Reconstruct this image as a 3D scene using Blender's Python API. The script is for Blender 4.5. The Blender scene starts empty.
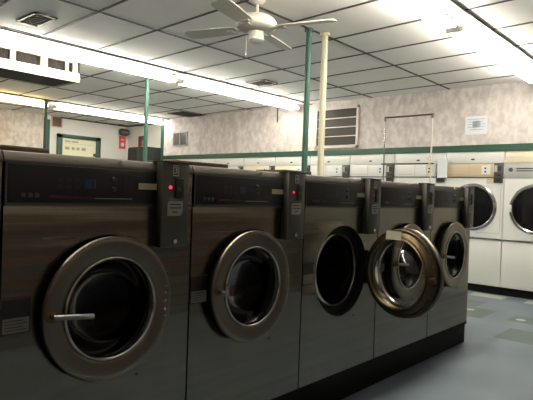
import bpy, bmesh, math, random
from mathutils import Vector, Matrix
random.seed(4)
PI = math.pi
C = bpy.context.scene.collection
SC = bpy.context.scene

# ------------------------------------------------------------------ camera, world, exposure
CAMH = 1.159
yaw, pit, rol = 0.728, -0.012, 0.0349
F = Vector((math.cos(yaw)*math.cos(pit), math.sin(yaw)*math.cos(pit), math.sin(pit)))
R0 = Vector((math.sin(yaw), -math.cos(yaw), 0)); U0 = R0.cross(F)
RR = math.cos(rol)*R0 + math.sin(rol)*U0; UU = -math.sin(rol)*R0 + math.cos(rol)*U0
cd = bpy.data.cameras.new('camera'); cam = bpy.data.objects.new('camera', cd); C.objects.link(cam)
cd.sensor_width = 36; cd.lens = 534.6/533*36; cd.clip_start = 0.05
M = Matrix((RR, UU, -F)).transposed().to_4x4(); M.translation = Vector((0, 0, CAMH)); cam.matrix_world = M
SC.camera = cam
wd = bpy.data.worlds.new('world'); SC.world = wd; wd.use_nodes = True
wd.node_tree.nodes['Background'].inputs[0].default_value = (0.6, 0.7, 0.8, 1)
wd.node_tree.nodes['Background'].inputs[1].default_value = 0.05
SC.view_settings.view_transform = 'Standard'; SC.view_settings.look = 'None'
SC.view_settings.gamma = 1; SC.view_settings.use_curve_mapping = False
SC.view_settings.exposure = 0.15
TUBE = 56.0

# ------------------------------------------------------------------ helpers
def s2l(c): return tuple(((v/255)/12.92 if v/255 < .04045 else ((v/255+.055)/1.055)**2.4) for v in c)+(1,)
def mat(name, col, rough=.6, metal=0, emit=None, es=0, noise=None, spec=.5, bump=0, coat=0):
    """col: linear rgb. noise=(scale xyz, amount 0..1)"""
    m = bpy.data.materials.new(name); m.use_nodes = True; nt = m.node_tree; b = nt.nodes['Principled BSDF']
    b.inputs['Base Color'].default_value = (*col[:3], 1); b.inputs['Roughness'].default_value = rough
    b.inputs['Metallic'].default_value = metal; b.inputs['Specular IOR Level'].default_value = spec
    b.inputs['Coat Weight'].default_value = coat
    if emit: b.inputs['Emission Color'].default_value = (*emit[:3], 1); b.inputs['Emission Strength'].default_value = es
    if noise:
        sc, am = noise
        tc = nt.nodes.new('ShaderNodeTexCoord'); mp = nt.nodes.new('ShaderNodeMapping'); mp.inputs['Scale'].default_value = sc
        nz = nt.nodes.new('ShaderNodeTexNoise'); nz.inputs['Scale'].default_value = 1; nz.inputs['Detail'].default_value = 4
        nt.links.new(tc.outputs['Object'], mp.inputs[0]); nt.links.new(mp.outputs[0], nz.inputs[0])
        mx = nt.nodes.new('ShaderNodeMix'); mx.data_type = 'RGBA'
        mx.inputs[6].default_value = (*[v*(1-am) for v in col[:3]], 1); mx.inputs[7].default_value = (*[min(1, v*(1+am)) for v in col[:3]], 1)
        nt.links.new(nz.outputs[0], mx.inputs[0]); nt.links.new(mx.outputs[2], b.inputs['Base Color'])
        if bump:
            bp = nt.nodes.new('ShaderNodeBump'); bp.inputs['Strength'].default_value = bump; bp.inputs['Distance'].default_value = .01
            nt.links.new(nz.outputs[0], bp.inputs['Height']); nt.links.new(bp.outputs[0], b.inputs['Normal'])
    return m
def steel(name, col, rough, stretch=(1.2, 1.2, 60), var=.10, wave=0):
    m = mat(name, col, rough, 1.0); nt = m.node_tree; b = nt.nodes['Principled BSDF']
    tc = nt.nodes.new('ShaderNodeTexCoord'); mp = nt.nodes.new('ShaderNodeMapping'); mp.inputs['Scale'].default_value = stretch
    nz = nt.nodes.new('ShaderNodeTexNoise'); nz.inputs['Scale'].default_value = 1; nz.inputs['Detail'].default_value = 5
    nt.links.new(tc.outputs['Object'], mp.inputs[0]); nt.links.new(mp.outputs[0], nz.inputs[0])
    mr = nt.nodes.new('ShaderNodeMapRange'); mr.inputs[3].default_value = rough-var; mr.inputs[4].default_value = rough+var
    nt.links.new(nz.outputs[0], mr.inputs[0]); nt.links.new(mr.outputs[0], b.inputs['Roughness'])
    bp = nt.nodes.new('ShaderNodeBump'); bp.inputs['Strength'].default_value = .05; bp.inputs['Distance'].default_value = .01
    nt.links.new(nz.outputs[0], bp.inputs['Height']); nt.links.new(bp.outputs[0], b.inputs['Normal'])
    if wave:   # sheet metal is never quite flat: long shallow horizontal ripples
        m2 = nt.nodes.new('ShaderNodeMapping'); m2.inputs['Scale'].default_value = (.7,.7,13)
        n2 = nt.nodes.new('ShaderNodeTexNoise'); n2.inputs['Scale'].default_value = 1; n2.inputs['Detail'].default_value = 1
        nt.links.new(tc.outputs['Object'], m2.inputs[0]); nt.links.new(m2.outputs[0], n2.inputs[0])
        b2 = nt.nodes.new('ShaderNodeBump'); b2.inputs['Strength'].default_value = .16; b2.inputs['Distance'].default_value = .04
        nt.links.new(n2.outputs[0], b2.inputs['Height']); nt.links.new(bp.outputs[0], b2.inputs['Normal']); nt.links.new(b2.outputs[0], b.inputs['Normal'])
    return m
def BM(): return bmesh.new()
def fin(bm, ang=32):
    bmesh.ops.recalc_face_normals(bm, faces=bm.faces)
    for f in bm.faces: f.smooth = True
    for e in bm.edges:
        if len(e.link_faces) == 2: e.smooth = e.calc_face_angle(0) < math.radians(ang)
def obj(name, bm, m, parent=None, smooth=True):
    if smooth: fin(bm)
    me = bpy.data.meshes.new(name); bm.to_mesh(me); bm.free()
    o = bpy.data.objects.new(name, me); C.objects.link(o)
    for k in (m if isinstance(m, (list, tuple)) else [m]): me.materials.append(k)
    if parent is not None: o.parent = parent
    return o
def box(bm, x0, x1, y0, y1, z0, z1, bev=0, seg=2):
    vs = [bm.verts.new((x, y, z)) for x in (x0, x1) for y in (y0, y1) for z in (z0, z1)]
    fs = [(0,1,3,2),(4,6,7,5),(0,4,5,1),(2,3,7,6),(0,2,6,4),(1,5,7,3)]
    faces = [bm.faces.new([vs[i] for i in f]) for f in fs]
    if bev:
        es = list({e for f in faces for e in f.edges})
        bmesh.ops.bevel(bm, geom=es, offset=bev, segments=seg, affect='EDGES', profile=.5)
    return bm
def bx(*a, **k): return box(BM(), *a, **k)
def frame_of(axis):
    a = Vector(axis).normalized(); t = Vector((0, 0, 1)) if abs(a.z) < .9 else Vector((1, 0, 0))
    u = a.cross(t).normalized(); v = a.cross(u); return a, u, v
def lathe(bm, prof, c=(0,0,0), axis=(0,0,1), n=48, sx=1):
    """prof: list of (r, h) along the axis from c"""
    a, u, v = frame_of(axis); c = Vector(c); rings = []
    for r, h in prof:
        if r < 1e-6: rings.append([bm.verts.new(c+a*h)])
        else: rings.append([bm.verts.new(c+a*h+(u*math.cos(2*PI*i/n)*sx+v*math.sin(2*PI*i/n))*r) for i in range(n)])
    for A, B in zip(rings, rings[1:]):
        for i in range(n):
            j = (i+1) % n
            if len(A) == 1 and len(B) == 1: break
            if len(A) == 1: bm.faces.new((A[0], B[i], B[j]))
            elif len(B) == 1: bm.faces.new((A[i], A[j], B[0]))
            else: bm.faces.new((A[i], A[j], B[j], B[i]))
    return bm
def tube(bm, p, q, r, n=12, r2=None):
    p = Vector(p); q = Vector(q); L = (q-p).length; r2 = r if r2 is None else r2
    return lathe(bm, [(0,0),(r,0),(r2,L),(0,L)], p, q-p, n)
def path(bm, pts, r, n=10):
    pts = [Vector(p) for p in pts]; rings = []
    for i, p in enumerate(pts):
        d = (pts[min(i+1, len(pts)-1)]-pts[max(i-1, 0)]); a, u, v = frame_of(d)
        rings.append([bm.verts.new(p+(u*math.cos(2*PI*k/n)+v*math.sin(2*PI*k/n))*r) for k in range(n)])
    for A, B in zip(rings, rings[1:]):
        for i in range(n): bm.faces.new((A[i], A[(i+1) % n], B[(i+1) % n], B[i]))
    bm.faces.new(rings[0]); bm.faces.new(rings[-1]); return bm
def holed_panel(bm, x0, x1, z0, z1, y, cx, cz, r, n=64):
    """a flat panel in the XZ plane with a round hole"""
    angs = sorted(set([2*PI*i/n for i in range(n)]) | {math.atan2(zz-cz, xx-cx) % (2*PI) for xx in (x0, x1) for zz in (z0, z1)})
    I, O = [], []
    for a in angs:
        c, s = math.cos(a), math.sin(a); t = 1e9
        if c > 1e-9: t = min(t, (x1-cx)/c)
        if c < -1e-9: t = min(t, (x0-cx)/c)
        if s > 1e-9: t = min(t, (z1-cz)/s)
        if s < -1e-9: t = min(t, (z0-cz)/s)
        I.append(bm.verts.new((cx+r*c, y, cz+r*s))); O.append(bm.verts.new((cx+t*c, y, cz+t*s)))
    m = len(angs)
    for i in range(m): bm.faces.new((I[i], I[(i+1) % m], O[(i+1) % m], O[i]))
    return bm
def empty(name, loc=(0,0,0), rz=0, parent=None):
    o = bpy.data.objects.new(name, None); C.objects.link(o); o.location = loc; o.rotation_euler = (0,0,rz); o.empty_display_size = .1
    if parent is not None: o.parent = parent
    return o
def tag(o, label, cat, group=None):
    o['label'] = label; o['category'] = cat
    if group: o['group'] = group
    return o
def struct(name, bm, m):
    o = obj(name, bm, m); o['kind'] = 'structure'; return o
def dup(root, label=None):
    def cp(o, par):
        c = o.copy(); C.objects.link(c); c.parent = par
        for ch in list(KIDS.get(o.name, [])): cp(ch, c)
        return c
    KIDS = {}
    for o in C.objects:
        if o.parent: KIDS.setdefault(o.parent.name, []).append(o)
    r = cp(root, root.parent)
    if label: r['label'] = label
    return r
def text(name, s, size, m, parent, loc, rot, depth=.0008):
    cu = bpy.data.curves.new(name, 'FONT'); cu.body = s; cu.size = size; cu.align_x = 'CENTER'; cu.align_y = 'CENTER'; cu.extrude = depth
    t = bpy.data.objects.new(name, cu); C.objects.link(t)
    dg = bpy.context.evaluated_depsgraph_get(); me = bpy.data.meshes.new_from_object(t.evaluated_get(dg))
    bpy.data.objects.remove(t); me.materials.clear(); me.materials.append(m)
    o = bpy.data.objects.new(name, me); C.objects.link(o); o.parent = parent; o.location = loc; o.rotation_euler = rot; return o

# ------------------------------------------------------------------ materials
m_ceil = mat('ceiling_tile', (.90,.885,.84), .9, noise=((3,3,3),.06))
m_grid = mat('ceiling_grid', (.05,.045,.04), .6)
m_rail = mat('grey_rail', (.16,.15,.135), .5)
m_green = mat('green_paint', (.022,.085,.060), .5)
m_greend = mat('green_trim', (.012,.060,.036), .5)
m_white = mat('white_enamel', (.70,.71,.68), .35)
m_white2 = mat('white_panel_wall', (.62,.62,.58), .5, noise=((1,1,1),.05))
m_cream = mat('cream_enamel', (.72,.66,.50), .4)
m_beige = mat('beige_enamel', (.55,.45,.30), .4)
m_grey = mat('grey_enamel', (.40,.40,.39), .4)
m_chrome = mat('chrome', (.62,.62,.60), .18, 1)
m_black = mat('black_plastic', (.006,.006,.006), .45)
m_blackp = mat('black_control_panel', (.006,.0055,.006), .38)
m_rubber = mat('black_rubber', (.006,.006,.006), .65)
m_kick = mat('black_base', (.006,.006,.006), .85, spec=.15)
m_steel = steel('brushed_steel', (.215,.20,.165), .23, wave=1)
m_steeld = steel('dark_steel', (.11,.105,.092), .42)
m_lid = mat('lid_steel', (.125,.11,.095), .5, .8)
m_ring = mat('door_ring_steel', (.20,.175,.135), .30, 1, noise=((5,5,5),.10))
m_lip = mat('polished_lip', (.55,.52,.47), .2, 1)
m_bronze = mat('brass_coloured_metal', (.15,.105,.052), .42, 1)
m_lever = mat('lever_metal', (.26,.25,.235), .38, 1)
m_inner = mat('inner_door_metal', (.08,.06,.036), .48, 1, noise=((6,6,6),.12))
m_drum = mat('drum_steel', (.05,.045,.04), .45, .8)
m_dark = mat('dark_grille', (.028,.022,.018), .7)
m_brown = mat('brown_board', (.09,.055,.035), .6)
m_cond = mat('dark_grey_metal', (.075,.07,.07), .45, .4)
m_label = mat('faded_label', (.55,.48,.27), .6)
m_paper = mat('white_paper', (.68,.71,.74), .8)
m_stick = mat('grey_sticker', (.34,.32,.26), .7)
m_numb = mat('number_paint', (.5,.5,.45), .6)
m_print = mat('grey_print', (.06,.06,.07), .7)
m_fan = mat('white_fan', (.58,.56,.50), .5)
m_red = mat('red_print', (.10,.007,.004), .5)
m_redsign = mat('red_sign', (.55,.05,.04), .5)
m_blue = mat('blue_print', (.012,.03,.10), .4)
m_pole = mat('cream_pole', (.55,.51,.37), .45)
m_led = mat('red_lamp', (.3,.01,.01), .4, emit=(1,.03,.05), es=2.2)
m_leddim = mat('red_lamp_dim', (.2,.01,.02), .4, emit=(1,.04,.08), es=.2)
m_ledmid = mat('red_lamp_mid', (.3,.01,.03), .4, emit=(1,.03,.09), es=.9)
m_housing = mat('white_metal', (.7,.7,.66), .4)
m_tubew = mat('tube_cool', (.9,.9,.9), .4, emit=(1,.94,.82), es=TUBE)
m_tubey = mat('tube_warm', (.9,.85,.6), .4, emit=(1,.74,.32), es=TUBE*.55)
m_tubef = mat('tube_far', (.9,.9,.9), .4, emit=(1,.94,.84), es=TUBE*.6)
def glass(name, tint, rough=.03, mixv=.12, k=.8):
    m = bpy.data.materials.new(name); m.use_nodes = True; nt = m.node_tree; nt.nodes.clear()
    o = nt.nodes.new('ShaderNodeOutputMaterial'); t = nt.nodes.new('ShaderNodeBsdfTransparent'); g = nt.nodes.new('ShaderNodeBsdfGlossy')
    t.inputs[0].default_value = (*tint, 1); g.inputs['Roughness'].default_value = rough; g.inputs[0].default_value = (.9,.9,.9,1)
    fr = nt.nodes.new('ShaderNodeFresnel'); fr.inputs[0].default_value = 1.45
    ad = nt.nodes.new('ShaderNodeMath'); ad.operation = 'MULTIPLY_ADD'; ad.inputs[1].default_value = k; ad.inputs[2].default_value = mixv
    mx = nt.nodes.new('ShaderNodeMixShader')
    nt.links.new(fr.outputs[0], ad.inputs[0]); nt.links.new(ad.outputs[0], mx.inputs[0]); nt.links.new(t.outputs[0], mx.inputs[1]); nt.links.new(g.outputs[0], mx.inputs[2]); nt.links.new(mx.outputs[0], o.inputs[0])
    return m
m_glass = glass('door_glass', (.30,.28,.26), .07, 0.0, .3)
m_glasso = glass('bowl_glass', (.78,.77,.74), .10, .05)
m_dglass = mat('dark_tinted_glass', (.006,.006,.007), .08, 0, spec=.35)

def wallpaper():
    m = mat('mottled_pink_wallpaper', (.5,.45,.41), .75); nt = m.node_tree; b = nt.nodes['Principled BSDF']
    tc = nt.nodes.new('ShaderNodeTexCoord')
    def nz(scale, sc, det):
        mp = nt.nodes.new('ShaderNodeMapping'); mp.inputs['Scale'].default_value = sc
        n = nt.nodes.new('ShaderNodeTexNoise'); n.inputs['Scale'].default_value = scale; n.inputs['Detail'].default_value = det
        nt.links.new(tc.outputs['Object'], mp.inputs[0]); nt.links.new(mp.outputs[0], n.inputs[0]); return n
    a = nz(13, (1,1,.7), 5); a.inputs['Distortion'].default_value = .3
    r = nt.nodes.new('ShaderNodeValToRGB'); r.color_ramp.elements[0].position = .36; r.color_ramp.elements[1].position = .62
    r.color_ramp.elements[0].color = (.47,.42,.40,1); r.color_ramp.elements[1].color = (.64,.60,.565,1)
    e = r.color_ramp.elements.new(.5); e.color = (.56,.51,.48,1)
    nt.links.new(a.outputs[0], r.inputs[0]); nt.links.new(r.outputs[0], b.inputs['Base Color']); return m
m_wp = wallpaper()

def floor_mat():
    m = mat('vinyl_floor_tile', (.1,.12,.14), .42, spec=.35); nt = m.node_tree; b = nt.nodes['Principled BSDF']; L = nt.links
    tc = nt.nodes.new('ShaderNodeTexCoord'); sp = nt.nodes.new('ShaderNodeSeparateXYZ'); L.new(tc.outputs['Object'], sp.inputs[0])
    def mth(op, a, bb=None):
        n = nt.nodes.new('ShaderNodeMath'); n.operation = op
        for i, v in enumerate((a, bb)):
            if v is None: continue
            if isinstance(v, (int, float)): n.inputs[i].default_value = v
            else: L.new(v, n.inputs[i])
        return n.outputs[0]
    def rect(x0, x1, y0, y1):
        return mth('MULTIPLY', mth('MULTIPLY', mth('GREATER_THAN', sp.outputs[0], x0), mth('LESS_THAN', sp.outputs[0], x1)),
                   mth('MULTIPLY', mth('GREATER_THAN', sp.outputs[1], y0), mth('LESS_THAN', sp.outputs[1], y1)))
    nz = nt.nodes.new('ShaderNodeTexNoise'); nz.inputs['Scale'].default_value = 2.2; nz.inputs['Detail'].default_value = 6; L.new(tc.outputs['Object'], nz.inputs[0])
    r = nt.nodes.new('ShaderNodeValToRGB'); r.color_ramp.elements[0].position = .3; r.color_ramp.elements[1].position = .7
    r.color_ramp.elements[0].color = (.105,.135,.165,1); r.color_ramp.elements[1].color = (.15,.185,.22,1); L.new(nz.outputs[0], r.inputs[0])
    # random darker tiles elsewhere
    fx = mth('FLOOR', mth('DIVIDE', sp.outputs[0], .3048)); fy = mth('FLOOR', mth('DIVIDE', sp.outputs[1], .3048))
    cb = nt.nodes.new('ShaderNodeCombineXYZ'); L.new(fx, cb.inputs[0]); L.new(fy, cb.inputs[1])
    wn = nt.nodes.new('ShaderNodeTexWhiteNoise'); L.new(cb.outputs[0], wn.inputs[0])
    away = mth('SUBTRACT', 1, rect(2.2, 7, .3, 3.2))
    g = mth('MULTIPLY', mth('GREATER_THAN', wn.outputs[0], .9), away)
    for q in [(4.72,5.19,1.0,1.56),(5.36,5.88,1.90,2.2),(5.5,5.8,1.2,1.70),(5.85,6.3,2.15,2.5),(5.99,6.5,1.2,1.55),(4.1,4.4,.75,1.0)]: g = mth('MAXIMUM', g, rect(*q))
    w = 0
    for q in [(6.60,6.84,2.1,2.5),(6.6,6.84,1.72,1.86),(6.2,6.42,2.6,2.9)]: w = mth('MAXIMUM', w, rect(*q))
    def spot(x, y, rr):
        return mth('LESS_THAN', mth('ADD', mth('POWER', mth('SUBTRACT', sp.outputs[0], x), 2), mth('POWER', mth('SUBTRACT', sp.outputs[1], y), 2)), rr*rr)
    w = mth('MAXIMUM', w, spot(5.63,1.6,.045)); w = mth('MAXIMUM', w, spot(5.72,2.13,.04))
    m1 = nt.nodes.new('ShaderNodeMix'); m1.data_type = 'RGBA'; m1.inputs[7].default_value = (.08,.105,.098,1); L.new(g, m1.inputs[0]); L.new(r.outputs[0], m1.inputs[6])
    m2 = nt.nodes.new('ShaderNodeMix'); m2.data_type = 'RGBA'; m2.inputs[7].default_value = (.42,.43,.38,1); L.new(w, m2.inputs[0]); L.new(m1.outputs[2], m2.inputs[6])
    L.new(m2.outputs[2], b.inputs['Base Color']); return m
m_floor = floor_mat()

# ------------------------------------------------------------------ room shell
XF, ZC, YL, YR, XN, XA = 6.883, 2.628, 10.8, -2.6, -2.4, 7.15
struct('floor', bx(XN, 7.7, YR, YL+.1, -.1, 0), m_floor)
struct('ceiling', bx(XN, 7.7, YR, YL+.1, ZC, ZC+.1), m_ceil)
struct('wall_far', bx(XF, 7.7, YR, 9.13, 1.795, ZC), m_wp)                    # wallpapered wall above the dryers
b = bx(7.62, 7.7, 1.465, 9.0, 0, 1.795); box(b, XF, 7.7, YR, 1.46, 0, 1.795); box(b, XF, 7.7, 9.0, 9.13, 0, 1.795)
struct('wall_far_lower', b, m_white2)
struct('wall_alcove', bx(XA, 7.3, 9.13, YL, 0, ZC), m_white2)
struct('wall_left', bx(XN, 5.15, YL, YL+.1, 0, ZC), m_wp)
struct('wall_left_panelling', bx(5.15, 7.3, YL, YL+.1, 0, ZC), m_white2)
m_wood = mat('brown_wall_panelling', (.10,.05,.032), .55, noise=((3,1,1),.3))
struct('wall_right', bx(XN, 7.7, YR-.1, YR, 1.15, ZC), m_wp)
struct('wall_right_panelling', bx(XN, 7.7, YR-.1, YR, 0, 1.15), m_wood)
struct('wall_near', bx(XN-.1, XN, YR, YL, 1.15, ZC), m_wp)
struct('wall_near_panelling', bx(XN-.1, XN, YR, YL, 0, 1.15), m_wood)
struct('trim_1', bx(XF-.018, XF, YR, 9.13, 1.79, 1.873), m_greend)            # green band over the dryers
struct('trim_2', bx(XF-.02, XF, 9.06, 9.14, 0, ZC), m_greend)
struct('trim_3', bx(5.15, 5.27, YL-.02, YL, 0, ZC-.09), m_greend)
b = bx(5.5, XA, YL-.025, YL, ZC-.03, ZC-.004); box(b, XA-.025, XA, 9.14, YL, ZC-.03, ZC-.004)
struct('trim_4', b, m_dark)
struct('trim_5', bx(5.27, XA, YL-.008, YL, 2.385, 2.40), m_white2)
# suspended ceiling grid
b = BM()
def gbar(p, q, w):
    p = Vector(p); q = Vector(q); n = Vector((-(q-p).y, (q-p).x)).normalized()*w; vs = []
    for z in (ZC-.006, ZC+.01): vs.append([b.verts.new((c.x, c.y, z)) for c in (p-n, p+n, q+n, q-n)])
    b.faces.new(vs[0]); b.faces.new(vs[1])
    for i in range(4): b.faces.new((vs[0][i], vs[0][(i+1) % 4], vs[1][(i+1) % 4], vs[1][i]))
for y in (-2.0, -.78, .44, 1.645, 2.885, 4.06, 5.20, 6.47, 7.67, 8.85, 10.05): gbar((XN, y-.015*4.5), (XF, y+.015*4.6), .013)
for k in range(-7, 8): gbar((4.128+.603*k-.046*5.5, -2.6), (4.128+.603*k+.046*7.9, YL), .011)
struct('ceiling_grid', b, m_grid)
for n, y, x0, x1 in (('trim_6', 5.24, 1.9, 6.88), ('trim_7', 8.90, 1.6, 7.1), ('trim_8', 1.655, -.8, 6.88)):   # deeper rails the lamps hang beside
    struct(n, bx(x0, x1, y-.014, y+.014, ZC-.020, ZC-.005), m_rail)

# ------------------------------------------------------------------ fluorescent fixtures
def fixture(x0, x1, y, mt, label):
    t = empty('fluorescent_light', (x0, y, ZC)); L = x1-x0
    b = bx(0.01, L-.01, -.03, .03, -.075, -.03, bev=.008)
    for xx in (.3, L/2, L-.3): box(b, xx-.03, xx+.03, -.02, .02, -.035, -.007)
    obj('housing', b, m_housing, t)
    for s in (-1, 1):
        b = BM(); tube(b, (.05, s*.055, -.085), (L-.05, s*.055, -.085), .019, 12); obj('tube', b, mt, t)
    for xx in (.03, L-.03): obj('lamp_holder', bx(xx-.015, xx+.015, -.07, .07, -.104, -.06, bev=.004), m_housing, t)
    tag(t, label, 'ceiling light', 'fluorescent ceiling lights'); return t

fixture(2.0, 4.26, 5.40, m_tubew, 'long twin-tube ceiling light between the ducted grille box and the fan')
fixture(4.32, 6.74, 5.42, m_tubew, 'twin-tube ceiling light running from behind the green post to the far wall')
fixture(1.95, 4.40, 9.06, m_tubey, 'yellowish twin-tube ceiling light over the papered left wall')
fixture(4.50, 7.0, 9.10, m_tubef, 'white twin-tube ceiling light over the framed board on the left wall')
fixture(1.77, 4.16, 1.80, m_tubew, 'bright ceiling light above the washers, nearer the camera than its neighbour')
fixture(-.7, 1.71, 1.80, m_tubew, 'ceiling light added to brighten the ceiling over the nearest washers, out of the photo to the left')  # unseen lamp, added to this row to lift the ceiling brightness
fixture(4.22, 6.60, 1.80, m_tubew, 'bright ceiling light at the top right, reaching the wall above the dryers')

# ------------------------------------------------------------------ posts
def post(name, x, y, r, m, label, fl=True):
    t = empty(name, (x, y, 0)); b = BM(); tube(b, (0,0,.0), (0,0,ZC-.008), r, 20); obj('shaft', b, m, t)
    b = BM(); tube(b, (0,0,ZC-.03), (0,0,ZC-.007), r*1.5, 20); obj('ceiling_collar', b, m, t)
    tag(t, label, 'post'); return t
post('support_post', 3.74, 2.90, .026, m_green, 'dark green steel post beside the cream pole, behind the washers')
post('cream_pipe', 3.93, 2.865, .029, m_pole, 'cream painted pipe standing close beside a green post')
post('support_post', 4.10, 5.78, .026, m_green, 'green steel post in front of the dark cabinet and second ceiling light')
post('support_post', 4.27, 8.90, .027, m_greend, 'far green steel post near the end of the papered left wall')

# ------------------------------------------------------------------ dropped duct box
t = empty('duct_box', (.9, 5.84, ZC))
L = 3.187-.9; 
b = bx(0, L, 0, .56, -.012, -.001); box(b, 0, L, 0, .02, -.035, -.012); box(b, 0, L, -.012, .02, -.25, -.150)
box(b, L-.02, L, .0, .56, -.25, -.012); box(b, 0, L, .54, .56, -.25, -.012); box(b, L-.077, L, 0, .02, -.15, -.03)
for xx, w in ((.1,.06),(.45,.06),(.8,.06),(1.15,.06),(1.50,.056),(1.831,.075),(2.12,.035)): box(b, xx, xx+w, 0, .02, -.15, -.03)
obj('casing', b, m_cream, t)
b = BM()
for xx in [i*.018 for i in range(int(L/.018)-5)]: box(b, xx, xx+.004, .05, .06, -.15, -.03)
box(b, 0, L-.05, .06, .065, -.15, -.03)
obj('grille', b, m_dark, t)
obj('underside_grille', bx(0, L-.06, .03, .53, -.246, -.236), m_dark, t)
obj('lip', bx(0, L, -.03, .0, -.215, -.205), m_cream, t)
tag(t, 'cream dropped duct box with dark grilles hanging from the ceiling', 'duct')

# ------------------------------------------------------------------ ceiling vents
def cvent(x, y, sx, sy, label):
    t = empty('ceiling_vent', (x, y, ZC-.008))
    b = BM()
    for a in ((-sx,sx,-sy,-sy+.02),(-sx,sx,sy-.02,sy),(-sx,-sx+.02,-sy,sy),(sx-.02,sx,-sy,sy)): box(b, *a, -.01, .002)
    obj('frame', b, m_cond, t)
    b = bx(-sx+.01, sx-.01, -sy+.01, sy-.01, -.001, .001)
    n = 7
    for i in range(n): yy = -sy+.03+(2*sy-.06)*i/(n-1); box(b, -sx+.02, sx-.02, yy-.004, yy+.008, -.008, 0)
    obj('louvre', b, mat('dusty_louvre', (.11,.09,.07), .7), t)
    tag(t, label, 'vent', 'ceiling vents'); return t
cvent(2.14, 4.69, .10, .19, 'dusty louvred ceiling vent above the dropped duct box')
cvent(5.20, 4.79, .13, .17, 'brown ceiling vent between the fan and the far wall')
cvent(6.58, 8.0, .27, .22, 'dark brown ceiling vent in the far corner past the second light')

# ------------------------------------------------------------------ ceiling fan
t = empty('ceiling_fan', (2.915, 2.757, 0))
b = BM(); lathe(b, [(0,2.62),(.065,2.62),(.06,2.59),(.03,2.565),(0,2.565)], n=28); obj('canopy', b, m_fan, t)
b = BM(); tube(b, (0,0,2.49), (0,0,2.58), .012); obj('downrod', b, m_fan, t)
b = BM(); lathe(b, [(0,2.505),(.03,2.505),(.06,2.495),(.10,2.48),(.135,2.455),(.15,2.43),(.152,2.41),(.148,2.395),(.135,2.382),(.12,2.375),(.10,2.368),(0,2.368)], n=40)
mh = obj('motor_housing', b, m_fan, t)
b = BM()
for i in range(18):
    a = 2*PI*i/18; c, s = math.cos(a), math.sin(a)
    vs = [(.118,-.014),(.14,-.014),(.14,.014),(.118,.014)]
    lo = [b.verts.new((c*r-s*w, s*r+c*w, 2.379+(r-.118)*.35)) for r, w in vs]; b.faces.new(lo)
obj('motor_slot', b, m_cond, mh)
b = BM(); lathe(b, [(0,2.37),(.055,2.37),(.06,2.35),(.052,2.32),(.06,2.315),(.06,2.30),(.045,2.285),(.02,2.278),(0,2.276)], n=28); obj('switch_housing', b, m_fan, t)
b = BM(); path(b, [(-.07,.03,2.33),(-.075,.03,2.28),(-.075,.03,2.20)], .0016, 6); lathe(b, [(0,2.175),(.005,2.18),(.005,2.195),(0,2.2)], (-.075,.03,0), n=8); obj('pull_chain', b, m_fan, t)
for k in range(4):
    a = math.radians(18+90*k)
    b = BM(); vs = []
    for r, w in [(.17,.045),(.22,.055),(.40,.065),(.56,.066),(.60,.05),(.61,.02)]: vs.append((r, w))
    up = [(r, w) for r, w in vs]+[(r, -w) for r, w in reversed(vs)]
    T = [b.verts.new((r, w, 2.395+w*.18)) for r, w in up]; B = [b.verts.new((r, w, 2.388+w*.18)) for r, w in up]
    b.faces.new(T); b.faces.new(B[::-1])
    for i in range(len(up)): b.faces.new((T[i], T[(i+1) % len(up)], B[(i+1) % len(up)], B[i]))
    o = obj('blade', b, m_fan, t); o.rotation_euler = (0,0,a)
    b = bx(.11, .22, -.018, .018, 2.375, 2.385, bev=.003); box(b, .19, .23, -.04, .04, 2.378, 2.384); oi = obj('blade_bracket', b, m_fan, o)
tag(t, 'white ceiling fan with a domed motor and pull chain', 'fan')

# ------------------------------------------------------------------ far wall: louvred shutter, vent, papers
t = empty('louvred_exhaust_panel', (XF, 4.33, 1.9)); W = .80; Hh = .63
b = BM()
for a in ((0,.035,0,Hh),(W-.035,W,0,Hh),(0,W,0,.035),(0,W,Hh-.035,Hh)): box(b, -.03, 0, a[0], a[1], a[2], a[3])
m_frame = mat('pale_frame', (.60,.55,.49), .5)
obj('frame', b, m_frame, t)
for i in range(4):
    z0 = .035+i*.14
    obj('shutter_blade', bx(-.010, -.004, .035, W-.035, z0+.012, z0+.14), m_dark, t)
    if i: obj('shutter_bar', bx(-.024, -.004, .035, W-.035, z0-.003, z0+.011), m_frame, t)
tag(t, 'large four-slat dark louvred exhaust panel in a pale frame', 'vent')

t = empty('wall_grille', (XF, 8.30, 2.06)); b = BM()
for a in ((0,.02,0,.28),(.43,.45,0,.28),(0,.45,0,.02),(0,.45,.26,.28),(.215,.235,0,.28)): box(b, -.015, 0, *a)
obj('frame', b, m_grey, t); b = bx(-.004, 0, .01, .44, .01, .27)
for i in range(9): box(b, -.012, -.004, .02, .43, .03+i*.027, .037+i*.027)
obj('slats', b, mat('grille_grey', (.09,.085,.08), .5), t)
tag(t, 'small grey slatted wall grille on the pink wallpaper', 'vent')

t = empty('notice_sheet', (XF-.002, 2.44, 2.01))
obj('sheet', bx(-.003, 0, 0, .285, 0, .235), m_paper, t)
b = BM()
for i, (a, c) in enumerate(((.03,.255),(.05,.24),(.03,.25),(.03,.25),(.05,.22))): box(b, -.0036, -.003, a, c, .19-i*.033, .199-i*.033)
box(b, -.0036, -.003, .09, .19, .09, .17)
obj('printed_lines', b, mat('pale_print', (.36,.40,.45), .8), t)
tag(t, 'white printed notice sheet on the wallpaper above the dryers', 'notice')

t = obj('hanging_cable', path(BM(), [(XF-.012,5.94,ZC-.002),(XF-.012,5.94,2.5),(XF-.014,5.935,2.37)], .010, 8), m_cond)
tag(t, 'short brown cable end hanging down the papered far wall', 'cable')

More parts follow.
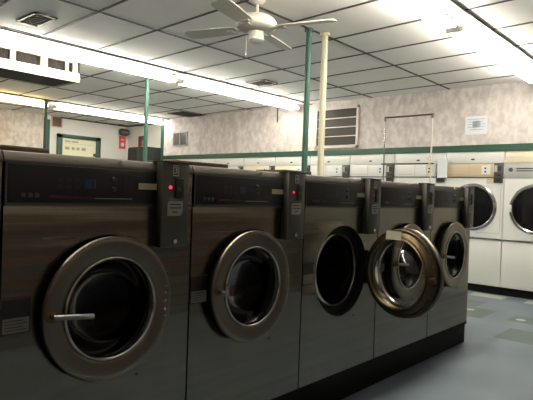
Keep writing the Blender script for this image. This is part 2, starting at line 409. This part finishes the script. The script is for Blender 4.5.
# ------------------------------------------------------------------ left wall and alcove
t = empty('return_air_grille', (5.30, YL, 2.39)); b = BM()
for a in ((0,.02),(.22,.24)): box(b, a[0], a[1], -.02, 0, 0, .24)
box(b, 0, .24, -.02, 0, .22, .24); box(b, 0, .24, -.02, 0, 0, .02); obj('frame', b, m_beige, t)
b = bx(.02, .22, -.004, 0, .02, .22)
for i in range(7): box(b, .035+i*.027, .047+i*.027, -.012, -.004, .02, .22)
obj('slats', b, mat('brown_slats', (.14,.09,.07), .6), t)
tag(t, 'brown slatted air grille high on the left wall', 'vent')

t = empty('framed_board', (5.43, YL, 1.45)); b = BM()
for a in ((0,.11,0,.82),(.90,1.01,0,.82),(0,1.01,0,.08),(0,1.01,.74,.82)): box(b, a[0], a[1], -.05, 0, a[2], a[3], bev=.004)
obj('frame', b, m_greend, t); obj('panel', bx(.1, .91, -.02, -.005, .07, .75), mat('cream_board', (.68,.66,.48), .5), t)
b = BM()
for x0, w in ((.18,.12),(.32,.16),): box(b, x0, x0+w, -.022, -.02, .66, .69)
for x0, w in ((.18,.10),(.33,.07),(.44,.07),(.56,.10)): box(b, x0, x0+w, -.022, -.02, .50, .56)
box(b, .16, .86, -.022, -.02, .63, .635)
obj('lettering', b, mat('faded_lettering', (.30,.28,.22), .7), t)
b = BM(); lathe(b, [(0,.0),(.03,0),(.035,.02),(.02,.035),(0,.036)], (.87,-.05+.03,.43), (0,-1,0), 16); obj('latch', b, m_brown, t)
tag(t, 'cream board with faded lettering in a green frame, left wall', 'board')

t = empty('wall_speaker', (7.0, YL, 2.46))
b = BM(); lathe(b, [(0,-.13),(.03,-.128),(.06,-.11),(.075,-.07),(.078,0),(.075,.07),(.06,.11),(.03,.128),(0,.13)], (0,-.09,0), (1,0,0), 20); obj('body', b, m_cond, t)
obj('bracket', bx(-.03, .03, -.05, 0, -.03, .03), m_cond, t)
tag(t, 'dark rounded speaker high in the white corner', 'speaker')

t = empty('red_sign', (6.93, YL, 2.08))
obj('plate', bx(0, .17, -.012, 0, 0, .29, bev=.003), m_redsign, t)
b = BM(); lathe(b, [(0,0),(.045,0),(.045,.003),(0,.003)], (.09,-.012,.10), (0,-1,0), 20); obj('white_disc', b, m_paper, t)
b = bx(.05, .13, -.0145, -.012, .19, .23); obj('pale_mark', b, mat('pale_red', (.75,.35,.3), .6), t)
tag(t, 'red wall sign with a white disc on it', 'sign')

t = empty('framed_picture', (XA, 10.03, 2.07)); b = BM()
for a in ((0,.035,0,.29),(.255,.29,0,.29),(0,.29,0,.035),(0,.29,.255,.29)): box(b, -.025, 0, *a)
obj('frame', b, m_brown, t); obj('image', bx(-.012, -.002, .03, .26, .03, .26), mat('reddish_print', (.16,.06,.05), .6), t)
b = BM(); lathe(b, [(0,0),(.05,0),(.05,.002),(0,.002)], (-.012,.145,.155), (-1,0,0), 20, sx=.8); box(b, -.014, -.012, .08, .21, .035, .09); obj('pale_shapes', b, mat('pale_print_shapes', (.35,.24,.22), .7), t)
tag(t, 'small dark-framed reddish picture above the dark cabinet', 'picture')

t = empty('dark_cabinet', (6.52, 9.14, 0))
y0, y1 = .02, .68
obj('body', bx(.02, .58, y0, y1, 0, 2.04, bev=.01), mat('dark_green_grey', (.010,.013,.012), .7), t)
for a, c in ((y0+.01, .345), (.355, y1-.01)):
    d = obj('door', bx(0, .022, a, c, .08, 2.01, bev=.004), mat('dark_door', (.010,.013,.012), .6), t)
    obj('handle', bx(-.02, 0, (c-.05 if a < .3 else a+.03), (c-.03 if a < .3 else a+.05), .95, 1.1, bev=.003), m_cond, d)
tag(t, 'tall dark cabinet in the alcove behind the green post', 'cabinet')

# ------------------------------------------------------------------ washers
X0, D, WW = .669, 1.656, .74
ZB, ZBAND, ZLID, ZT = .1735, 1.099, 1.229, 1.263
CX, CZ = .364, .744
def ring_door(parent, opened=False, dx=0):
    """door whose outside faces local -Y; origin at its centre"""
    d = empty('door', (CX+dx, 0, CZ), 0, parent)
    b = BM(); lathe(b, [(.178,-.012),(.228,-.012),(.230,.0),(.230,.026),(.242,.028),(.249,.033),(.250,.038),(.247,.044),(.239,.047),(.226,.0465),(.190,.042),(.182,.040),(.178,.036),(.178,-.012)], (0,0,0), (0,-1,0), 72)
    g = 1.09 if opened else 1.0
    def widen(b):
        for v in b.verts:
            rr = math.hypot(v.co.x, v.co.z)
            if opened and 1e-4 < rr < .20: v.co.x *= g; v.co.z *= g
    widen(b)
    r = obj('ring', b, m_ring, d)
    r.data.materials.append(m_rubber)
    for f in r.data.polygons:
        c = f.center
        if c.y > -.026 and math.hypot(c.x, c.z) > .2: f.material_index = 1
    b = BM(); lathe(b, [(.179,.032),(.179,.044),(.176,.047),(.172,.047),(.169,.043),(.168,.018),(.179,.018)], (0,0,0), (0,-1,0), 72); widen(b); obj('glass_rim', b, m_lip, d)
    # glass bowl: flat rim bulging back into the drum
    b = BM(); pr = [(0,-.095),(.06,-.092),(.10,-.082),(.13,-.060),(.148,-.025),(.156,.005),(.169,.022)]
    lathe(b, pr, (0,0,0), (0,-1,0), 56); widen(b); obj('glass', b, m_glasso if opened else m_glass, d)
    for zz in (-.055,-.03,.0,.03,.055):
        b = BM(); lathe(b, [(0,0),(.0045,0),(.004,.002),(0,.003)], (.222,-.0445,zz+.0), (0,-1,0), 10); obj('hinge_screw', b, m_lip, d)
    return d
def washer(x, label, door='closed', bar=0.0, led=0, num='', dx=0, name='front_load_washer'):
    t = empty(name, (x, D, 0))
    w0, w1, dep = .004, WW-.004, .86
    # cabinet with a round opening
    b = BM(); holed_panel(b, w0, w1, ZB, ZBAND, 0, CX, CZ, .252)
    lathe(b, [(.252,0),(.252,.042),(.198,.05)], (CX,0,CZ), (0,1,0), 64)
    for q in (((w0,0,ZB),(w0,dep,ZB),(w0,dep,ZLID),(w0,0,ZLID)), ((w1,0,ZB),(w1,dep,ZB),(w1,dep,ZLID),(w1,0,ZLID)),
              ((w0,dep,ZB),(w1,dep,ZB),(w1,dep,ZLID),(w0,dep,ZLID)), ((w0,0,ZB),(w1,0,ZB),(w1,dep,ZB),(w0,dep,ZB)), ((w0,0,ZBAND),(w1,0,ZBAND),(w1,0,ZLID),(w0,0,ZLID))):
        b.faces.new([b.verts.new(p) for p in q])
    body = obj('cabinet', b, m_steel, t)
    body.data.materials.append(m_rubber)
    for f in body.data.polygons:
        c = f.center
        if (c.x-CX)**2+(c.z-CZ)**2 < .2519**2 and .002 < c.y < .06: f.material_index = 1
    b = BM(); pr = [(-.004,ZLID),(-.004,ZLID+.006),(.010,ZT-.003),(.016,ZT),(dep,ZT),(dep,ZLID)]
    A = [b.verts.new((.002,y,z)) for y, z in pr]; B = [b.verts.new((WW-.002,y,z)) for y, z in pr]; b.faces.new(A); b.faces.new(B)
    for i in range(6): b.faces.new((A[i], A[(i+1) % 6], B[(i+1) % 6], B[i]))
    obj('lid', b, m_lid, t)
    b = BM(); lathe(b, [(0,0),(.008,0),(.007,.004),(0,.005)], (CX+.04,.004,ZT-.014), (0,-1,.3), 14); obj('lid_screw', b, m_lip, t)
    # drum, gasket and polished lip of the opening
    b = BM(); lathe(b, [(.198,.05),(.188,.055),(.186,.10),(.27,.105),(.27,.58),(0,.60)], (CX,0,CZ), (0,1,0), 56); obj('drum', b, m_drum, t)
    b = BM(); lathe(b, [(.212,.050),(.210,.038),(.202,.032),(.192,.036),(.187,.050),(.187,.062)], (CX,0,CZ), (0,1,0), 64); obj('opening_lip', b, m_lip if door == 'open' else m_rubber, t)
    # control panel
    p = obj('control_panel', bx(.012, WW-.19, -.008, 0, ZBAND+.006, ZLID-.004, bev=.002), m_blackp, t)
    b = bx(.006, WW-.004, -.005, .001, ZBAND-.003, ZBAND+.005); box(b, .005, WW-.004, -.005, .001, ZLID-.004, ZLID); box(b, .005, .011, -.006, .001, ZBAND, ZLID)
    obj('panel_trim', b, m_steeld, t)
    for xx in (.058, .080, .101):
        b = BM(); lathe(b, [(0,0),(.0075,0),(.0075,.003),(0,.0035)], (xx,-.008,1.129), (0,-1,0), 14); obj('button', b, m_cond, p)
    b = bx(.14, .29, -.0088, -.008, 1.121, 1.127); box(b, .14, .20, -.0088, -.008, 1.127, 1.1295); obj('red_lettering', b, m_red, p)
    b = bx(.30, .45, -.0088, -.008, 1.121, 1.1235); obj('small_lettering', b, m_stick, p)
    b = bx(.262, .290, -.0095, -.008, 1.155, 1.186); obj('blue_display', b, m_blue, p)
    b = bx(.295, .302, -.0095, -.008, 1.155, 1.186); obj('pale_scale', b, m_cond, p)
    b = BM()
    for i in range(3):
        for j in range(2): box(b, .165+i*.03, .185+i*.03, -.009, -.008, 1.152+j*.022, 1.166+j*.022)
    obj('cycle_chart', b, mat('panel_grey', (.016,.016,.018), .5), p)
    for zz in (1.155, 1.190):
        b = BM(); lathe(b, [(0,0),(.0085,0),(.007,.010),(0,.011)], (.372,-.008,zz), (0,-1,0), 16); obj('knob', b, m_cond, p)
    obj('price_window', bx(.41, .455, -.0095, -.008, 1.145, 1.195), mat('panel_dark', (.012,.010,.010), .3), p)
    obj('price_label', bx(.476, .557, -.0095, -.008, 1.158, 1.181), m_label, p)
    # coin box
    cb = obj('coin_box', bx(WW-.184, WW-.056, -.044, .0, .943, ZT, bev=.004), m_steeld, t)
    obj('coin_box_cap', bx(WW-.187, WW-.053, -.047, .02, ZT, ZT+.006, bev=.002), m_black, cb)
    e = -.0445
    b = BM()
    for a in ((-.137,-.133,1.213,1.254),(-.112,-.108,1.213,1.254),(-.137,-.108,1.213,1.217),(-.137,-.108,1.250,1.254)): box(b, WW+a[0], WW+a[1], e-.001, e+.001, a[2], a[3])
    obj('number_frame', b, m_numb, cb)
    if num: text('number', num, .036, m_numb, cb, (WW-.1225, e, 1.2335), (PI/2,0,0))
    b = BM(); lathe(b, [(0,0),(.0065,0),(.006,.003),(0,.0035)], (WW-.147,e,1.17), (0,-1,0), 16); obj('indicator_lamp', b, (m_led, m_leddim, m_black, m_ledmid)[led], cb)
    b = bx(WW-.125, WW-.085, e-.006, e+.001, 1.13, 1.205, bev=.003); cs = obj('coin_slot', b, m_black, cb)
    b = BM(); lathe(b, [(0,0),(.008,0),(.008,.002),(0,.002)], (WW-.108,e-.006,1.165), (0,-1,0), 14); obj('coin_return', b, m_cond, cs)
    b = BM(); vs = [b.verts.new(q) for q in ((WW-.158,e-.0004,1.062),(WW-.095,e-.0004,1.062),(WW-.085,e-.0004,1.078),(WW-.085,e-.0004,1.118),(WW-.15,e-.0004,1.118),(WW-.158,e-.0004,1.11))]; b.faces.new(vs)
    st = obj('instruction_sticker', b, m_stick, cb)
    b = BM()
    for a, c, z in ((-.148,-.092,1.105),(-.148,-.092,1.092),(-.135,-.11,1.076)): box(b, WW+a, WW+c, e-.0009, e-.0004, z-.002, z+.003)
    obj('printed_lines', b, m_print, st)
    b = BM(); lathe(b, [(0,0),(.011,0),(.010,.004),(.004,.004),(0,.002)], (WW-.12,e,.965), (0,-1,0), 18); obj('coin_box_lock', b, m_lip, cb)
    # warning label
    lb = obj('warning_label', bx(.006, .095, -.001, .0, .70, .815), m_black, t)
    obj('label_lower_half', bx(.010, .091, -.0016, -.001, .704, .750), mat('label_grey', (.20,.19,.16), .7), lb)
    b = bx(.006, .095, -.0016, -.001, .808, .815); obj('label_red_edge', b, mat('dull_red', (.09,.03,.015), .6), lb)
    b = BM()
    for i in range(4): box(b, .016, .085-.012*(i % 2), -.0019, -.0016, .711+i*.0095, .714+i*.0095)
    obj('printed_lines', b, m_print, lb)
    for (xx, zz) in ((.47,.37),(.12,.40)):
        pass
    b = BM(); lathe(b, [(0,0),(.006,0),(.005,.003),(0,.004)], (.50,0,.475), (0,-1,0), 12); obj('front_screw', b, m_print, t)
    # door
    d = ring_door(t, door == 'open', dx)
    hb = BM(); lathe(hb, [(0,0),(.022,0),(.021,.010),(.012,.014),(.011,.030),(0,.030)], (-.222,-.040,.004), (0,-1,0), 20)
    h = obj('handle', hb, m_bronze, d)
    hh = BM(); p0 = Vector((-.218,-.068,.004)); a = bar
    LL = .128 if abs(a) < .1 else .06
    q = p0+Vector((math.cos(a)*LL, math.sin(a)*LL, -.014 if abs(a) < .1 else .0))
    path(hh, [p0-(q-p0)*.08, p0.lerp(q,.3), p0.lerp(q,.6), q], .009, 10)
    obj('lever', hh, m_lever, h)
    for zz in (-.07, .07): 
        b = bx(.20, .252, -.022, -.002, zz-.022, zz+.022, bev=.004); tube(b, (.252,-.014,zz-.03), (.252,-.014,zz+.03), .007); obj('hinge', b, m_steeld, d)
    if door == 'open':
        d.location = (2.715-x, 1.403-D, CZ); d.rotation_euler = (0,0,math.radians(79))
        b = BM(); lathe(b, [(.194,.010),(.238,.010),(.244,.014),(.240,.020),(.226,.022),(.212,.040),(.204,.044),(.198,.042),(.194,.012)], (0,0,0), (0,1,0), 64); obj('inner_ring', b, m_inner, d)
        b = BM(); lathe(b, [(.199,.040),(.199,.050),(.194,.053),(.188,.050),(.188,.040)], (0,0,0), (0,1,0), 64); obj('glass_clamp', b, m_bronze, d)
        for a0 in range(-40, 60, 14):
            a = math.radians(a0); b = BM(); lathe(b, [(0,0),(.006,0),(.005,.004),(0,.005)], (-.231*math.cos(a), .021, .231*math.sin(a)), (0,1,0), 10); obj('rim_bolt', b, m_bronze, d)
        b = bx(-.245, -.212, .018, .05, -.022, .006, bev=.004); tube(b, (-.25,.03,-.008), (-.19,.03,-.008), .006); obj('latch', b, m_bronze, d)
        b = BM(); vs = []
        for i in range(7):
            a = math.radians(60+52*i/6*1.0)
        vs = [b.verts.new(q) for q in ((-.035,.055,.185),(.070,.055,.185),(.070,.050,.233),(-.035,.050,.233))]; b.faces.new(vs)
        obj('door_sticker', b, mat('tan_sticker', (.34,.30,.23), .7), d)
    tag(t, label, 'washing machine', 'row of front-load washers')
    return t
W = []
info = [(-1, 'steel front-load washer cut off by the left edge of the photo', 'closed', 0, 2, '2'),
        (0, 'nearest fully visible steel washer, its handle lever lying level across the door', 'closed', 0, 0, '3'),
        (1, 'steel washer second from the left with its lever pointing outwards', 'closed', math.radians(-125), 3, '4'),
        (2, 'steel washer standing with its round door swung wide open', 'open', 0, 1, '5'),
        (3, 'steel washer partly hidden behind the neighbouring open door', 'closed', 0, 2, '6'),
        (4, 'steel washer at the far end of the row beside the aisle', 'closed', 0, 2, '7')]
for k, lab, dr, br, led, num in info: W.append(washer(X0+k*WW, lab, dr, br, led, num, {1: -.026, 4: -.012}.get(k, 0)))
# plinth
t = empty('washer_plinth', (X0-WW-.02, D+.012, 0)); 
obj('base', bx(0, 6*WW+.02, 0, .9, 0, ZB-.001, bev=.004), m_kick, t)
obj('end_bumper', bx(6*WW+.02, 6*WW+.05, .0, .05, ZB-.03, ZB-.004), m_rubber, t)
tag(t, 'long black plinth carrying the whole row of washers', 'plinth')
# brown cover boards lying on the washers
for x0, x1, lab in ((.40, .86, 'dark brown board lying on top of the nearest washers'),
                (1.40, 1.70, 'short dark board lying on top of the second washer'),
                (2.10, 2.33, 'smallest dark board, on top of the washer with the open door')):
    o = obj('cover_board', bx(x0, x1, D+.10, D+.30, ZT+.001, ZT+.022, bev=.002), m_brown)
    tag(o, lab, 'board', 'boards on top of the washers')

# ------------------------------------------------------------------ dryers
DW = .75; DXB = .66
def dryer(y0, label, strip, logo=False, upper=None, pads=True, tan=False):
    """local origin at floor on the face's low-Y corner; face looks to -X"""
    t = empty('tumble_dryer', (XF, y0, 0)); g = .003
    b = bx(.012, DXB, g, DW-g, .10, 1.788); obj('cabinet', b, m_white, t)
    obj('kick_plate', bx(.03, DXB, g, DW-g, 0, .10), m_kick, t)
    obj('lower_panel', bx(0, .012, g+.002, DW-g-.002, .104, .672, bev=.003), m_white, t)
    obj('ledge', bx(-.012, .012, g, DW-g, .676, .70, bev=.003), m_chrome, t)
    # front panel with round opening (built in XZ then mapped)
    b = BM(); holed_panel(b, g+.002, DW-g-.002, .704, 1.45, 0, DW/2, 1.08, .285)
    lathe(b, [(.285,0),(.285,-.02)], (DW/2,0,1.08), (0,-1,0), 64)
    for v in b.verts: v.co = Vector((v.co.y, v.co.x, v.co.z))
    obj('front_panel', b, m_white, t)
    obj('control_strip', bx(-.004, .012, .14, DW-g-.002, 1.466, 1.632, bev=.002), strip, t)
    obj('strip_trim', bx(-.006, .012, g, DW-g, 1.452, 1.464), m_cond if not logo else m_grey, t)
    if logo:
        obj('control_strip_end', bx(-.004, .012, g, .139, 1.466, 1.632, bev=.002), strip, t)
        b = BM(); lathe(b, [(0,0),(.026,0),(.026,.002),(0,.002)], (-.004,.675,1.555), (-1,0,0), 20); obj('logo_disc', b, m_print, t)
        b = bx(-.0055, -.004, .41, .61, 1.562, 1.578); box(b, -.0055, -.004, .42, .61, 1.535, 1.548); obj('lettering', b, m_cond, t)
    up = upper or m_white
    obj('lint_door', bx(-.002, .012, g+.002, DW-g-.002, 1.642, 1.788, bev=.003), up, t)
    b = BM(); lathe(b, [(0,0),(.022,0),(.020,.004),(0,.005)], (-.002,.395,1.690), (-1,0,0), 20, sx=1)
    for v in b.verts: v.co.z = 1.690+(v.co.z-1.690)*.5; v.co.y = .395+(v.co.y-.395)*1.25
    obj('finger_pull', b, m_black, t)
    if not logo:
        cb = obj('coin_box', bx(-.02, .012, .012, .122, 1.39, 1.636, bev=.004), m_cond, t)
        for q in ((.03,.075,1.54,1.60),(.03,.09,1.48,1.50),(.035,.10,1.41,1.45)): obj('coin_slot', bx(-.023, -.02, *q), m_black, cb)
        obj('coin_plate', bx(-.022, -.02, .08, .115, 1.53, 1.61), m_grey, cb)
        if pads:
            k = obj('keypad', bx(-.006, -.004, .17, .28, 1.50, 1.61), m_white if strip is not m_white else m_paper, t)
            for zz in (1.53, 1.575):
                b = BM(); lathe(b, [(0,0),(.012,0),(.012,.004),(0,.004)], (-.006,.23,zz), (-1,0,0), 12); obj('key', b, m_black, k)
        b = bx(-.0055, -.004, .48, .70, 1.495, 1.499); box(b, -.0055, -.004, .435, .439, 1.47, 1.63); obj('strip_lines', b, m_stick, t)
    if tan: obj('tan_sticker', bx(-.003, 0, .136, .21, 1.38, 1.45), m_beige, t)
    # door
    d = empty('door', (0, DW/2, 1.08), 0, t)
    b = BM(); lathe(b, [(.262,.0),(.262,.018),(.272,.026),(.290,.024),(.302,.014),(.304,.002),(.304,-.001)], (0,0,0), (-1,0,0), 64); obj('chrome_ring', b, m_chrome, d)
    b = BM(); lathe(b, [(0,.006),(.15,.006),(.262,.004)], (0,0,0), (-1,0,0), 48); obj('window', b, m_dglass, d)
    obj('handle', bx(-.045, -.012, .262, .292, -.045, .045, bev=.006), m_white, d)
    b = bx(-.002, 0, -.345, -.05, -.322, -.316); box(b, -.002, 0, -.345, -.340, -.322, .25); obj('door_seam', b, m_grey, d)
    tag(t, label, 'dryer', 'dryers built into the far wall'); return t
labs = [(1.465, 'white dryer with grey strip and round logo, at the photo\'s right edge', m_grey, dict(logo=True, upper=m_cream)),
        (2.215, 'white dryer with a beige control strip and tan sticker', m_beige, dict(tan=True)),
        (2.965, 'white dryer behind the hanging rail, next to the beige-stripped dryer', m_white, {}),
        (3.715, 'white dryer under the gap between rail and louvred panel', m_white, {}),
        (4.465, 'white dryer below the louvred exhaust panel', m_white, {}),
        (5.215, 'white dryer with cream strip just past the green post', m_cream, {}),
        (5.965, 'white dryer under the hanging cable end', m_cream, {}),
        (6.715, 'white dryer third from the far-left end of the dryer wall', m_white, {}),
        (7.465, 'white dryer second from the far-left end of the dryer wall', m_white, {}),
        (8.215, 'last white dryer, below the small grey wall grille', m_white, {})]
for y0, lab, st, kw in labs: dryer(y0, lab, st, **kw)
o = obj('paper_notice', bx(XF-.05, XF-.045, 2.925, 3.06, 1.45, 1.70), m_paper)
tag(o, 'bluish-white paper stuck above a dryer coin box', 'notice')

# ------------------------------------------------------------------ laundry cart with hanging rail
t = empty('laundry_cart', (5.2, 2.67, 0)); hw = .27
for s in (-1, 1):
    b = BM(); path(b, [(0,s*hw,.12),(0,s*hw,1.2),(0,s*hw,2.0)], .0075, 10); obj('upright', b, m_pole if s < 0 else m_chrome, t)
b = BM(); path(b, [(0,-hw-.01,2.03),(0,hw+.01,2.03)], .009, 10); tube(b, (0,-hw,1.99), (0,-hw,2.035), .012); tube(b, (0,hw,1.99), (0,hw,2.035), .012); obj('hanging_rail', b, m_steeld, t)
b = BM(); tube(b, (0,-hw-.03,1.525), (0,hw+.03,1.525), .008); obj('cross_rail', b, m_cond, t)
b = BM(); path(b, [(-.008,-hw,1.62),(-.03,-hw+.02,1.58),(-.02,-hw-.02,1.54),(-.03,-hw+.03,1.50),(-.02,-hw+.02,1.40)], .010, 8); obj('tied_cord', b, m_pole, t)
b = BM()
for z in (.35, .5, .65, .8): path(b, [(-.25,-hw,z),(.25,-hw,z),(.25,hw,z),(-.25,hw,z),(-.25,-hw,z)], .004, 6)
for i in range(9):
    for s in (-1, 1): path(b, [(-.25+i*.0625, s*hw, .35), (-.25+i*.0625, s*hw, .8)], .003, 6)
    for s in (-1, 1): path(b, [(s*.25, -hw+i*hw/4, .35), (s*.25, -hw+i*hw/4, .8)], .003, 6)
    path(b, [(-.25+i*.0625, -hw, .35), (-.25+i*.0625, hw, .35)], .003, 6)
obj('wire_basket', b, m_chrome, t)
b = BM(); path(b, [(-.25,-hw,.12),(.25,-hw,.12),(.25,hw,.12),(-.25,hw,.12),(-.25,-hw,.12)], .011, 8)
for sx in (-1, 1):
    for s in (-1, 1): tube(b, (sx*.25,s*hw,.12), (sx*.25,s*hw,.36), .008)
obj('base_frame', b, m_chrome, t)
for sx in (-1, 1):
    for s in (-1, 1):
        b = BM(); tube(b, (sx*.25,s*hw-.012,.04), (sx*.25,s*hw+.012,.04), .04, 18); obj('caster', b, m_rubber, t)
tag(t, 'wire laundry cart with a tall hanging rail, behind the washers', 'cart')
